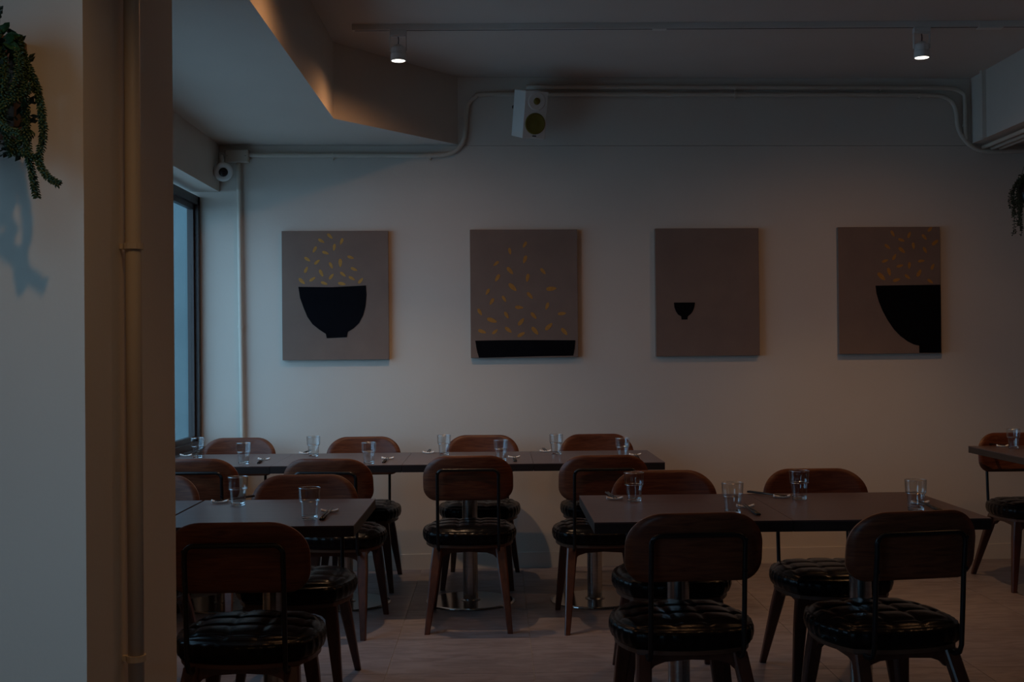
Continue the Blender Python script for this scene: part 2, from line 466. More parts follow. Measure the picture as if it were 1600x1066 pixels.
def make_chair():
    t = thing('dining_chair', 'x', 'chair')
    bk = obj('backrest', make_back(), [WOODB, WOODE], t, smooth=True)
    obj('seat_cushion', make_cushion(), LEATHER, t, smooth=True)
    obj('seat_base', seat_base(), WOODS, t)
    for s in (-1, 1):
        obj('leg', leg_bm(s * 0.150, 0.085, s * 0.192, -0.105), WOODL, t)
        obj('leg', leg_bm(s * 0.150, 0.395, s * 0.190, 0.442), WOODL, t)
    obj('rail', prism([(x * 1, z) for x, z in rail_pts(0.135)], 0.078, 0.096, axis='y'), WOODL, t)
    obj('rail', prism([(x * 1, z) for x, z in rail_pts(0.135)], 0.385, 0.403, axis='y'), WOODL, t)
    for s in (-1, 1):
        obj('rail', prism([(x + 0.24, z) for x, z in rail_pts(0.14)], s * 0.150 - 0.008, s * 0.150 + 0.008, axis='x'), WOODL, t)
    pts = [(-0.142, 0.075, 0.366), (-0.142, 0.035, 0.366), (-0.143, 0.012, 0.376), (-0.144, 0.002, 0.40), (-0.144, -0.006, 0.5), (-0.144, -0.014, 0.62), (-0.144, -0.024, 0.70)]
    arc = [(-0.144 + 0.028 * (1 - math.cos(a)), -0.024 - 0.004 * math.sin(a) * 1.2, 0.722 + 0.028 * math.sin(a)) for a in [PI / 2 * i / 6 for i in range(7)]]
    half = pts + arc
    path = half + [(-x, y, z) for x, y, z in half[::-1]]
    fr = obj('back_frame', tube(path, 0.0078, seg=10), TUBE, t, smooth=True)
    bm = bmesh.new()
    for s in (-1, 1):
        for z, y in ((0.735, -0.034), (0.640, -0.026)):
            add_tube(bm, [(s * 0.144, y, z), (s * 0.144, y - 0.004, z)], 0.006, seg=10)
    obj('screw', bm, TUBE, fr)['kind'] = 'stuff'
    return t
CG = {}
proto = make_chair()
first = [True]
def chair(x, y, deg, label, group):
    o = proto if first[0] else copy_tree(proto)
    first[0] = False
    o.location = (x, y, 0); o.rotation_euler = (0, 0, math.radians(deg))
    tag(o, label, 'chair', group)
    return o
G1 = 'dining chairs along the near side of the long table'
G2 = 'dining chairs against the back wall'
G3 = 'dining chairs at the near left table'
G4 = 'dining chairs at the near right table'
chair(-1.434, 5.72, 0, 'walnut chair at the long table half hidden by the pillar edge', G1)
chair(-0.797, 5.66, -6, 'walnut chair seen from behind, straight behind the near left tabletop', G1)
chair(-0.141, 5.74, 0, 'walnut chair seen whole from behind, before the steel column of the long table', G1)
chair(0.501, 5.70, 2, 'walnut chair seen from behind at the right end of the long table', G1)
chair(-1.491, 7.06, 180, 'walnut chair by the window facing the room behind the long table', G2)
chair(-0.771, 7.05, 180, 'walnut chair facing the room below the bowl painting nearest the window', G2)
chair(-0.087, 7.09, 176, 'walnut chair facing the room below the left edge of the shallow tray painting', G2)
chair(0.575, 7.09, 181, 'walnut chair facing the room at the right end behind the long table', G2)
chair(-1.415, 4.95, 180, 'walnut chair of which only a pale curved back corner shows beside the pillar', G3)
chair(-0.775, 4.925, 180, 'walnut chair facing the camera across the near left table', G3)
chair(-0.774, 3.59, 0, 'large dark walnut chair with its back to the camera beside the pillar', G3)
chair(0.672, 4.955, 179, 'walnut chair facing the camera at the left end of the near right table', G4)
chair(1.290, 4.965, 180, 'walnut chair facing the camera behind the middle of the near right table', G4)
chair(0.602, 3.69, 4, 'large walnut chair with its back to the camera at the near right table, left one', G4)
chair(1.272, 3.68, 10, 'large walnut chair turned askew with its back to the camera, rightmost in front', G4)
chair(2.92, 6.86, 180, 'walnut chair at the far right edge behind the separate corner table', 'dining chair at the corner table')

# ------------------------------------------------------------------ tables
def make_table(W_, D_):
    t = thing('dining_table', 'x', 'table')
    bm = bmesh.new(); add_box(bm, -W_ / 2 + 0.0008, W_ / 2 - 0.0008, -D_ / 2, D_ / 2, 0.745, 0.750, mi=0)
    tt = obj('tabletop', bm, TABLE, t)
    bm = box(-W_ / 2 + 0.001, W_ / 2 - 0.001, -D_ / 2 + 0.0005, D_ / 2 - 0.0005, 0.713, 0.745)
    obj('edge_band', bm, TEDGE, tt)
    obj('column', lathe([(0.0, 0.009), (0.052, 0.009), (0.052, 0.013), (0.039, 0.018), (0.039, 0.700), (0.0, 0.700)], 36), STEEL, t, smooth=False)
    bm = bmesh.new(); add_box(bm, -0.20, 0.20, -0.025, 0.025, 0.700, 0.713); add_box(bm, -0.025, 0.025, -0.22, 0.22, 0.700, 0.7125)
    obj('top_bracket', bm, TUBE, t)
    obj('base_plate', lathe([(0.0, 0.0005), (0.231, 0.0005), (0.233, 0.003), (0.232, 0.006), (0.220, 0.009), (0.0, 0.011)], 56), STEELB, t)
    return t
TG = {}
def table(cx, cy, W_, D_, label, group, rot=0):
    k = (W_, D_)
    if k not in TG:
        o = TG[k] = make_table(W_, D_)
    else: o = copy_tree(TG[k])
    o.location = (cx, cy, 0); o.rotation_euler = (0, 0, rot); tag(o, label, 'table', group)
    for ch in o.children:
        if ch.name.startswith(('column', 'base_plate')): pass
    return o
g = 'tables joined into the long row by the back wall'
table(-1.430, 6.36, 0.614, 0.72, 'dark laminate table at the window end of the long back row', g)
table(-0.798, 6.36, 0.65, 0.72, 'dark laminate table second from the window in the long back row', g)
table(-0.148, 6.36, 0.65, 0.72, 'dark laminate table with its steel column showing behind the chair seen whole', g)
table(0.502, 6.36, 0.65, 0.72, 'dark laminate table ending the long back row on the right', g)
g = 'tables in the near left row'
table(-0.792, 4.30, 0.65, 0.71, 'dark laminate table end with a free corner, near left beside the pillar', g)
table(-1.442, 4.30, 0.634, 0.71, 'dark laminate table almost hidden behind the pillar, near left', g)
g = 'tables in the near right row'
table(0.637, 4.32, 0.65, 0.73, 'dark laminate table, left half of the near right pair', g)
table(1.287, 4.32, 0.65, 0.73, 'dark laminate table, right half of the near right pair', g)
table(2.965, 6.42, 0.66, 0.72, 'dark laminate corner table cut by the right edge of the frame', 'table at the right edge')

# ------------------------------------------------------------------ place settings
def ring_bm(R, z, r, rz=None, seg=40):
    rz = rz or r
    return lathe([(R + r * math.cos(2 * PI * k / 8), z + rz * math.sin(2 * PI * k / 8)) for k in range(8)], seg, closed=True)
def make_glass():
    t = thing('drinking_glass', 'x', 'glass')
    out = [(0.0268, 0.0115), (0.0284, 0.035), (0.0300, 0.0560), (0.0312, 0.0590), (0.0345, 0.0622), (0.0352, 0.068), (0.0360, 0.086), (0.0368, 0.1040)]
    inn = [(r - 0.0016, z) for r, z in out[::-1]]
    o = obj('bowl', lathe(out + inn, 40, closed=True), THIN, t, smooth=True); o.data.set_sharp_from_angle(angle=math.radians(35))
    o = obj('base', lathe([(0, 0.0), (0.0235, 0.0), (0.0262, 0.002), (0.0268, 0.0113), (0.0250, 0.0113), (0.020, 0.0092), (0, 0.0085)], 40), GLASS, t, smooth=True)
    o.data.set_sharp_from_angle(angle=math.radians(35))
    obj('ledge_ring', ring_bm(0.0326, 0.0604, 0.0018, 0.0013), GEDGE, t, smooth=True)
    obj('rim', ring_bm(0.0360, 0.1048, 0.0012), GEDGE, t, smooth=True)
    return t
gp = make_glass()
def make_rest():
    bm = bmesh.new(); n = 12; rings = []
    for i in range(n + 1):
        u = -1 + 2 * i / n; x = u * 0.031
        z = 0.0035 + 0.0065 * abs(u) ** 2.2; hw = 0.0078 - 0.0018 * (1 - abs(u)); 
        rings.append([bm.verts.new((x, a * hw, zz)) for a, zz in ((-1, 0.0008 + 0.5 * (z - 0.0035)), (-1, z + 0.0012), (-0.5, z + 0.0042), (0.5, z + 0.0042), (1, z + 0.0012), (1, 0.0008 + 0.5 * (z - 0.0035)))])
    for A_, B_ in zip(rings, rings[1:]):
        for k in range(6): bm.faces.new((A_[k], A_[(k + 1) % 6], B_[(k + 1) % 6], B_[k]))
    bm.faces.new(rings[0]); bm.faces.new(rings[-1])
    return bm
rp_ = obj('chopstick_rest', make_rest(), CERAM, smooth=True)
# stick: tip at the origin, thick end along +y
sp_ = obj('chopstick', tube([(0, -0.022, 0.0), (0, 0.09, 0), (0, 0.200, 0.0)], 0.0018, seg=8, r1=0.0042), STICK, smooth=True)
used = {'g': False, 'r': False, 's': False}
def inst(p, k):
    if not used[k]: used[k] = True; return p
    return copy_tree(p)
def place_glass(x, y, label, group, rz=0.0):
    o = inst(gp, 'g'); o.location = (x, y, 0.7503); o.rotation_euler = (0, 0, rz); tag(o, label, 'glass', group)
def place_rest(x, y, ang, sang, where, group, gap=0.011):
    o = inst(rp_, 'r'); o.location = (x, y, 0.7502); o.rotation_euler = (0, 0, math.radians(ang))
    tag(o, 'white ceramic chopstick rest ' + where, 'chopstick rest', group)
    for s in (-1, 1):
        c = inst(sp_, 's')
        a = math.radians(sang) + s * 0.006
        dx = s * gap / 2
        lz = 0.7502 + 0.0095
        # thick end lies on the table: pitch down from the rest
        drop = math.atan2(lz - (0.7502 + 0.0044), 0.185)
        c.rotation_euler = (-drop, 0, a)
        c.location = (x + dx * math.cos(a), y + dx * math.sin(a), lz)
        tag(c, ('left', 'right')[(s > 0)] + ' black chopstick on the rest ' + where, 'chopstick', 'pair of chopsticks ' + where)
gb = 'glasses along the wall side of the long table'; gf = 'glasses along the near side of the long table'
S = [  # glass x,y, rest x,y, rest angle, stick angle (0 = thick end away), place words, glass label, group
 (-1.605, 6.53, -1.690, 6.62, 0, 2, 'by the window', 'clear tumbler nearest the window on the long table', gb),
 (-1.279, 6.145, -1.215, 6.345, 0, 183, 'before the window chair, near side of the long table', 'clear tumbler second from the left on the long table, near side', gf),
 (-0.989, 6.549, -1.056, 6.69, 0, 1, 'below the bowl painting nearest the window', 'clear tumbler below the painting nearest the window, between two window-end wall chairs', gb),
 (-0.644, 6.09, -0.570, 6.32, 0, 179, 'before the wall chair under the window-end painting', 'clear tumbler in front of the wall chair below the window-end painting', gf),
 (-0.288, 6.547, -0.377, 6.65, 0, 1, 'on the reddish middle of the long table', 'clear tumbler just left of the middle wall chair on the long table', gb),
 (0.017, 6.17, 0.085, 6.315, 0, 181, 'behind the chair seen whole from behind', 'clear tumbler above the chair seen whole from behind', gf),
 (0.314, 6.517, 0.262, 6.66, 0, 1, 'left of the last wall chair', 'clear tumbler just left of the last wall chair on the long table', gb),
 (0.639, 6.215, 0.722, 6.385, 0, 178, 'near the right end of the long table', 'clear tumbler nearest the right end of the long table', gf),
 (-0.957, 4.492, -1.040, 4.565, 4, -26, 'beside the pillar on the near left table', 'clear tumbler closest to the pillar on the near left table', 'glasses on the near left table'),
 (-0.636, 4.113, -0.590, 4.270, 4, 180, 'by the free corner, near left table', 'clear tumbler catching a bright glint near the free corner of the near left table', 'glasses on the near left table'),
 (0.504, 4.500, 0.435, 4.540, -3, 3, 'at the left end of the near right table', 'clear tumbler at the left end of the near right table, far side', 'glasses on the near right table'),
 (0.797, 4.127, 0.870, 4.275, 2, 181, 'left of centre on the near right table, near side', 'clear tumbler left of centre on the near right table, near side', 'glasses on the near right table'),
 (1.119, 4.505, 1.062, 4.540, -2, 26, 'before the middle chair of the near right table', 'clear tumbler in front of the walnut back behind the near right table', 'glasses on the near right table'),
 (1.434, 4.160, 1.505, 4.320, 2, 180, 'at the right end of the near right table', 'clear tumbler at the right end of the near right table, near side', 'glasses on the near right table'),
 (2.813, 6.60, 2.790, 6.69, 0, 1, 'on the corner table at the right edge', 'clear tumbler on the corner table at the right edge', 'glass on the corner table'),
]
for gx, gy, rx, ry, ra, sa, wh, gl_, gg in S:
    place_glass(gx, gy, gl_, gg, random.random())
    place_rest(rx, ry, ra, sa, wh, 'chopstick rests on the tables')

# ------------------------------------------------------------------ paintings on the back wall
def painting(x0, x1, z1, z0, W_, H_, label, bowl, grains):
    """x0,x1,z1,z0 in metres; bowl / grains in canvas fractions, v measured downwards"""
    ang = math.atan(0.04)
    t = thing('painting', label, 'painting', (x0, WY(x0, 0.0), z0), ang, 'bowl paintings in a row on the back wall')
    w_ = (x1 - x0) / math.cos(ang); h_ = z1 - z0
    bm = box(0, w_, -0.032, -0.002, 0, h_, bevel=0.0015)
    obj('canvas', bm, CANVAS, t)
    pts = [(u * w_, (1 - v) * h_) for u, v in bowl]
    obj('painted_bowl', prism(pts, -0.0332, -0.0322, axis='y'), NAVY, t)
    bm = bmesh.new()
    for gr in grains:
        u, v, a = gr[:3]; k = gr[3] if len(gr) > 3 else 1.0
        a = -math.radians(a); cx, cz = u * w_, (1 - v) * h_
        L_ = 0.0215 * k; B_ = 0.0088 * k
        pp = []
        for q in range(10):
            th = 2 * PI * q / 10
            px, pz = L_ * math.cos(th), B_ * math.sin(th) * (1 - 0.25 * math.cos(th))
            X, Z = cx + px * math.cos(a) - pz * math.sin(a), cz + px * math.sin(a) + pz * math.cos(a)
            pp.append((min(max(X, 0.001), w_ - 0.001), min(max(Z, 0.001), h_ - 0.001)))
        add_prism(bm, pp, -0.0332, -0.0322, axis='y')
    if grains:
        o = obj('painted_grains', bm, OCHRE if x0 < -1 else OCHRE2, t); o['kind'] = 'stuff'
def nz(L, x0, x1, y0, y1):
    return [((p[0] - x0) / (x1 - x0), (p[1] - y0) / (y1 - y0)) + tuple(p[2:]) for p in L]
p1b = nz([(163, 482), (400, 486), (640, 475), (644, 540), (636, 620), (620, 680), (590, 735), (550, 772), (510, 795), (503, 833), (360, 838), (354, 808), (310, 780), (260, 740), (225, 690), (200, 630), (175, 560)], 48, 800, 97, 988)
p1g = nz([(388, 133, 45), (327, 165, 30), (470, 170, 110), (280, 225, 120), (418, 210, 100), (356, 248, 20), (228, 292, 35), (296, 312, -40), (533, 280, 20), (394, 335, 65), (460, 318, 90, 1.2), (218, 365, -65), (556, 362, 25), (325, 388, 65, 1.1), (396, 412, -50), (478, 397, 40), (188, 443, 45, 1.15), (263, 430, -35), (345, 458, 20), (470, 462, 10, 1.1), (540, 425, 30), (602, 443, -50)], 48, 800, 97, 988)
p2g = nz([(438, 195, 120), (335, 240, 80), (438, 297, 110, 1.2), (240, 325, 140), (335, 375, 50, 1.3), (562, 380, 50, 1.1), (248, 425, 120, 1.2), (455, 425, 100, 1.2), (352, 490, 45, 1.5), (618, 502, -5, 1.5), (180, 520, 120), (470, 548, 50, 1.2), (293, 570, 60), (208, 588, 120, 1.1), (395, 630, 5, 1.2), (588, 622, 110, 1.1), (125, 660, 60, 1.1), (308, 683, 60, 1.1), (495, 688, 50, 1.2), (690, 675, -5, 1.2), (208, 718, 20, 1.5), (408, 730, -50, 1.3), (140, 795, 20, 1.2), (228, 797, -40), (320, 785, 40, 1.2), (503, 793, 50, 1.4), (598, 765, -45, 1.4), (408, 818, -30, 1.2), (705, 800, 50, 1.3)], 62, 800, 90, 978)
p2b = nz([(92, 858), (300, 856), (500, 857), (781, 861), (776, 915), (766, 968), (500, 970), (117, 976), (106, 940), (99, 905)], 62, 800, 90, 978)
p3b = nz([(182, 592), (330, 592), (326, 620), (316, 650), (300, 672), (278, 688), (276, 710), (234, 710), (232, 688), (210, 675), (195, 652), (185, 625)], 55, 782, 80, 962)
p4b = nz([(332, 478), (560, 476), (795, 474), (795, 942), (638, 942), (638, 892), (600, 884), (555, 862), (505, 825), (460, 780), (415, 715), (380, 650), (355, 590), (338, 530)], 70, 795, 75, 946)
p4g = nz([(458, 120, 60), (575, 130, -70), (725, 90, -50), (520, 165, 20), (683, 145, 50), (760, 183, -40, 1.2), (420, 210, 40), (605, 205, 85), (522, 235, 40, 1.2), (687, 235, 60), (468, 282, -60), (402, 308, -20), (660, 310, -5), (507, 343, -15), (574, 340, 95), (740, 350, -65), (430, 383, 75, 1.2), (643, 393, -60, 1.2), (375, 415, 45, 1.5), (560, 418, 40), (482, 440, -15, 1.1), (722, 450, 35)], 70, 795, 75, 946)
painting(-1.274, -0.643, 2.029, 1.261, 0, 0, 'taupe canvas with a whole navy bowl under yellow grains, nearest the window', p1b, p1g)
painting(-0.156, 0.489, 2.033, 1.264, 0, 0, 'taupe canvas with scattered ochre grains above a shallow dark tray', p2b, p2g)
painting(0.961, 1.594, 2.036, 1.264, 0, 0, 'almost empty taupe canvas with one tiny dark bowl', p3b, [])
painting(2.082, 2.715, 2.040, 1.267, 0, 0, 'taupe canvas with a cropped dark bowl at its right side, rightmost', p4b, p4g)

# ------------------------------------------------------------------ conduits, box, camera, speaker on the back wall
def clip_ring(bm, c, axis, r=0.0185, w_=0.012):
    a = Vector(c) - Vector(axis) * w_ / 2; d = Vector(c) + Vector(axis) * w_ / 2
    add_tube(bm, [a, d], r, seg=14)
def conduit(pts, r, label, group, rings=(), m=PIPE, n=5):
    o = obj('conduit', tube(smooth_path(pts, n), r, seg=12), m, smooth=True)
    tag(o, label, 'pipe', group)
    for c, ax in rings:
        bm = bmesh.new(); clip_ring(bm, c, ax, r + 0.0045, 0.013)
        add_box(bm, c[0] - 0.004, c[0] + 0.004, c[1], WY(c[0]) - 0.0002 if m is PIPE else c[1] + 0.001, c[2] - r - 0.012 if abs(ax[0]) > 0.5 else c[2] - 0.004, c[2] - r - 0.004 if abs(ax[0]) > 0.5 else c[2] + 0.004)
        obj('clamp', bm, m, o)
    return o
cg = 'painted conduits on the back wall'
def wp(L, off=0.022): return [(x, WY(x, off), z) for x, z in L]
conduit(wp([(-1.470, 2.483), (-1.2, 2.482), (-0.8, 2.480), (-0.40, 2.480), (-0.300, 2.484), (-0.236, 2.508), (-0.190, 2.561), (-0.177, 2.627), (-0.172, 2.723), (-0.157, 2.79), (-0.115, 2.832), (-0.048, 2.848), (0.4, 2.850), (1.2, 2.850), (2.0, 2.850), (2.50, 2.850), (2.68, 2.846), (2.756, 2.836), (2.808, 2.802), (2.831, 2.746), (2.838, 2.667), (2.862, 2.601), (2.92, 2.538), (3.013, 2.506), (3.3, 2.506)]), 0.0135,
        'long cream conduit from the junction box, bending up and along the wall top', cg,
        [(wp([(-0.968, 2.480)])[0], (1, 0, 0)), (wp([(-0.389, 2.480)])[0], (1, 0, 0)), (wp([(1.46, 2.850)])[0], (1, 0, 0)), (wp([(2.60, 2.849)])[0], (1, 0, 0))])
conduit(wp([(0.19, 2.893), (0.8, 2.893), (1.5, 2.893), (2.3, 2.893), (2.70, 2.892), (2.817, 2.886), (2.876, 2.858), (2.886, 2.81), (2.886, 2.72), (2.886, 2.62), (2.890, 2.575)], 0.022), 0.0135,
        'upper cream conduit running from behind the speaker to the right beam', cg,
        [(wp([(1.46, 2.893)])[0], (1, 0, 0)), (wp([(2.357, 2.893)])[0], (1, 0, 0)), (wp([(2.886, 2.66)])[0], (0, 0, 1))])
conduit(wp([(-1.524, 2.44), (-1.522, 2.2), (-1.518, 1.5), (-1.513, 0.9), (-1.510, 0.10)], 0.024), 0.0145,
        'upright cream conduit beside the window', cg,
        [(wp([(-1.5175, 1.465)], 0.024)[0], (0, 0, 1))])
for k, (dx, z) in enumerate(((0.03, 2.525), (0.085, 2.520), (0.135, 2.52))):
    x = 2.96 + dx
    o = conduit([(x, 7.40, z), (x + 0.0, 6.5, z), (x, 5.2, z), (x, 3.0, z)], 0.0125,
            'cream conduit running forward under the right beam, %s' % ('nearest its left face', 'the middle one', 'farthest right')[k], 'conduits under the right beam')
    bm = bmesh.new(); add_box(bm, x - 0.02, x + 0.02, 6.4, 6.42, z, 2.5515); obj('clamp', bm, PIPE, o)
# pillar conduit
o = obj('conduit', tube([(-0.716, 2.41, 0.0), (-0.716, 2.41, 1.5), (-0.716, 2.41, CEIL)], 0.0155, seg=16), PIPEO, smooth=True)
tag(o, 'thick ochre conduit running floor to ceiling on the near pillar', 'pipe')
for z in (0.715, 1.527, 2.4):
    bm = bmesh.new(); clip_ring(bm, (-0.716, 2.41, z), (0, 0, 1), 0.0195, 0.012); add_box(bm, -0.7418, -0.716, 2.405, 2.415, z - 0.005, z + 0.005)
    obj('clamp', bm, PIPEO, o)

# junction box
jb = thing('junction_box', 'cream junction box in the corner above the security camera', 'junction box', (-1.535, WY(-1.535), 2.475), math.atan(0.04))
obj('housing', box(-0.068, 0.072, -0.046, -0.0005, -0.038, 0.038, bevel=0.004), PIPE, jb)
cv = obj('cover', box(-0.062, 0.066, -0.051, -0.046, -0.033, 0.033, bevel=0.002), PIPE, jb)
bm = bmesh.new()
for sx in (-0.052, 0.056):
    add_tube(bm, [(sx, -0.051, 0), (sx, -0.0525, 0)], 0.003, seg=8)
obj('screw', bm, STEEL, cv)['kind'] = 'stuff'

# security camera
sc = thing('security_camera', 'small white round security camera with a dark lens in the window corner', 'camera', (-1.592, 7.13, 2.370))
obj('bracket', tube([(-0.022, 0.10, 0.095), (-0.016, 0.045, 0.095), (-0.010, 0.02, 0.075), (-0.003, 0.01, 0.03)], 0.011, seg=10), WHITE, sc, smooth=True)
obj('mount_plate', box(-0.049, -0.016, 0.108, 0.124, 0.060, 0.130, bevel=0.004), WHITE, sc)
def facing(bm, d):
    q = Vector(d).to_track_quat('Z', 'Y').to_matrix().to_4x4()
    bmesh.ops.transform(bm, matrix=q, verts=bm.verts); return bm
DC = (0.28, -0.94, -0.30)
bm = facing(lathe([(0, -0.050), (0.028, -0.044), (0.046, -0.024), (0.055, 0.002), (0.056, 0.014), (0.051, 0.024), (0.042, 0.027), (0.028, 0.021), (0, 0.021)], 32), DC)
bd = obj('body', bm, WHITE, sc, smooth=True)
obj('lens', facing(lathe([(0, 0.0205), (0.0265, 0.0205), (0.0255, 0.026), (0.014, 0.031), (0, 0.033)], 24), DC), BLACK, bd, smooth=True)

# speaker, turned to its left side and tipped down
sk = thing('wall_speaker', 'white wall speaker with two olive round cones, tipped down', 'speaker', (0.205, 7.10, 2.69), 0)
sk.rotation_euler = (math.radians(14), 0, math.radians(19))
w_, d_, h_ = 0.142, 0.19, 0.272
obj('cabinet', box(-w_ / 2, w_ / 2, -d_ / 2, d_ / 2, -h_ / 2, h_ / 2, bevel=0.004), WHITE, sk)
def disc(cx, cz, prof):
    bm = lathe(prof, 36)
    bmesh.ops.rotate(bm, cent=(0, 0, 0), matrix=Matrix.Rotation(PI / 2, 3, 'X'), verts=bm.verts)
    bmesh.ops.translate(bm, vec=(cx, -d_ / 2, cz), verts=bm.verts); return bm
wg = obj('tweeter_ring', disc(0.003, 0.078, [(0.0, 0.0005), (0.020, 0.0005), (0.046, 0.003), (0.052, 0.0028), (0.054, 0.0)]), WHITE, sk, smooth=True)
obj('tweeter', disc(0.003, 0.078, [(0.020, 0.001), (0.018, 0.004), (0.010, 0.007), (0.0, 0.008)]), OLIVE, wg, smooth=True)
wf = obj('woofer', disc(0.003, -0.050, [(0.062, 0.0), (0.0605, 0.004), (0.056, 0.0045), (0.049, 0.0015), (0.020, 0.0008), (0.0, 0.003)]), OLIVE, sk, smooth=True)
obj('badge', box(-0.009, 0.015, -d_ / 2 - 0.0015, -d_ / 2, -0.124, -0.117), BLACK, sk)
obj('wall_bracket', tube([(0.0, d_ / 2 - 0.005, 0.0), (-0.01, d_ / 2 + 0.04, 0.012), (-0.03, d_ / 2 + 0.11, 0.028)], 0.012, seg=10), TUBE, sk)

# ------------------------------------------------------------------ track lights
tr = thing('lighting_track', 'grey white lighting track across the ceiling with two spots', 'lighting track')
def rail(x0, x1, y):
    bm = bmesh.new(); add_box(bm, x0, x1, y - 0.017, y + 0.017, CEIL - 0.006, CEIL); 
    add_box(bm, x0, x1, y - 0.017, y - 0.007, CEIL - 0.030, CEIL - 0.006); add_box(bm, x0, x1, y + 0.007, y + 0.017, CEIL - 0.030, CEIL - 0.006)
    return bm
obj('rail', rail(-0.705, 0.80, TRACK_Y), WHITE, tr); obj('rail', rail(0.87, 2.93, TRACK_Y), WHITE, tr)
obj('slot', box(-0.70, 2.925, TRACK_Y - 0.0068, TRACK_Y + 0.0068, CEIL - 0.0305, CEIL - 0.0062), BLACK, tr)
obj('joint', box(0.80, 0.87, TRACK_Y - 0.018, TRACK_Y + 0.018, CEIL - 0.033, CEIL), WHITE, tr)
obj('end_cap', box(-0.712, -0.705, TRACK_Y - 0.018, TRACK_Y + 0.018, CEIL - 0.031, CEIL), WHITE, tr)
obj('feed_box', box(2.45, 2.575, TRACK_Y - 0.021, TRACK_Y + 0.021, CEIL - 0.038, CEIL - 0.0005, bevel=0.003), WHITE, tr)
def head_tree(x, y, label, tilt, group=None):
    t = thing('spotlight', label, 'spotlight', (x, y, CEIL), 0, group)
    obj('adapter', box(-0.043, 0.043, -0.0165, 0.0165, -0.058, -0.0302, bevel=0.004), WHITE, t)
    bm = bmesh.new()
    for s in (-1, 1): add_box(bm, s * 0.0405 - 0.002, s * 0.0405 + 0.002, -0.008, 0.008, -0.135, -0.052)
    add_box(bm, -0.0425, 0.0425, -0.009, 0.009, -0.061, -0.0575)
    obj('yoke', bm, WHITE, t)
    obj('cable', tube([(0.0, 0, -0.06), (0.002, 0, -0.08), (0, 0, -0.104)], 0.0025, seg=6), BLACK, t)
    hd = obj('head', lathe([(0, -0.100), (0.014, -0.101), (0.030, -0.112), (0.036, -0.118), (0.036, -0.145), (0.0345, -0.147), (0.0385, -0.149), (0.0385, -0.183), (0.0345, -0.183), (0.0340, -0.1795), (0, -0.1795)], 28), WHITE, t, smooth=False)
    obj('lens', lathe([(0, -0.1800), (0.0335, -0.1800), (0.030, -0.1825), (0, -0.1840)], 28), LENS, hd)
    for k in t.children:
        if k is hd: hd.rotation_euler = (0, tilt, 0)
    return t
head_tree(HEADS[0][0], TRACK_Y, 'lit white track spotlight at the left end of the track', 0.0, 'lit spotlights on the ceiling track')
head_tree(HEADS[1][0], TRACK_Y, 'lit white track spotlight near the right end of the track', 0.0, 'lit spotlights on the ceiling track')

# ------------------------------------------------------------------ plants
def add_leaflet(bm, c, d, L_, W_, T_=None):
    d = Vector(d).normalized(); s = d.cross(Vector((0.3, 0.5, 0.8))).normalized(); u = d.cross(s)
    T_ = T_ or W_ * 0.8
    c = Vector(c)
    A = bm.verts.new(c); Z = bm.verts.new(c + d * L_)
    mid = [bm.verts.new(c + d * L_ * 0.5 + s * W_ * a + u * T_ * b2) for a, b2 in ((1, 0), (0.3, 1), (-1, 0.2), (-0.2, -1))]
    for i in range(4):
        bm.faces.new((A, mid[i], mid[(i + 1) % 4])); bm.faces.new((Z, mid[(i + 1) % 4], mid[i]))
def add_strand(bm, pts, rad, step=0.0045, k=6, leaf=0.009, rnd=random):
    P = smooth_path(pts, 6); acc = 0; ph = 0
    total = sum((b2 - a).length for a, b2 in zip(P, P[1:])); gone = 0
    add_tube(bm, P, rad * 0.35, seg=5)
    for a, b2 in zip(P, P[1:]):
        L_ = (b2 - a).length; d = (b2 - a) / max(L_, 1e-6)
        while acc < L_:
            p = a + d * acc; q = (gone + acc) / total
            s = d.cross(Vector((0.2, 0.9, 0.1))).normalized(); u = d.cross(s)
            rr_ = rad * (1.0 - 0.35 * q)
            for j in range(k):
                th = ph + 2 * PI * j / k + rnd.uniform(-0.3, 0.3)
                out = s * math.cos(th) + u * math.sin(th)
                add_leaflet(bm, p + out * rr_ * 0.25, out * 0.9 + d * 0.6, leaf * rnd.uniform(0.75, 1.1), leaf * 0.28)
            ph += 0.5; acc += step
        acc -= L_; gone += L_
planter = thing('wall_planter', 'brown wooden wall planter with thick trailing green tassels on the near pillar', 'plant', (-0.92, 2.2, 1.79))
def PL(p): return (p[0] + 0.92, p[1] - 2.2, p[2] - 1.79)
bm = bmesh.new()
add_box(bm, -0.14, 0.078, -0.062, -0.0008, -0.088, -0.080)                # bottom
add_box(bm, -0.14, 0.078, -0.062, -0.056, -0.080, 0.085); add_box(bm, -0.14, 0.078, -0.007, -0.0008, -0.080, 0.085)
add_box(bm, 0.072, 0.078, -0.056, -0.007, -0.080, 0.085); add_box(bm, -0.14, -0.134, -0.056, -0.007, -0.080, 0.085)
obj('planter_box', bm, PLANK, planter)
rn = random.Random(7)
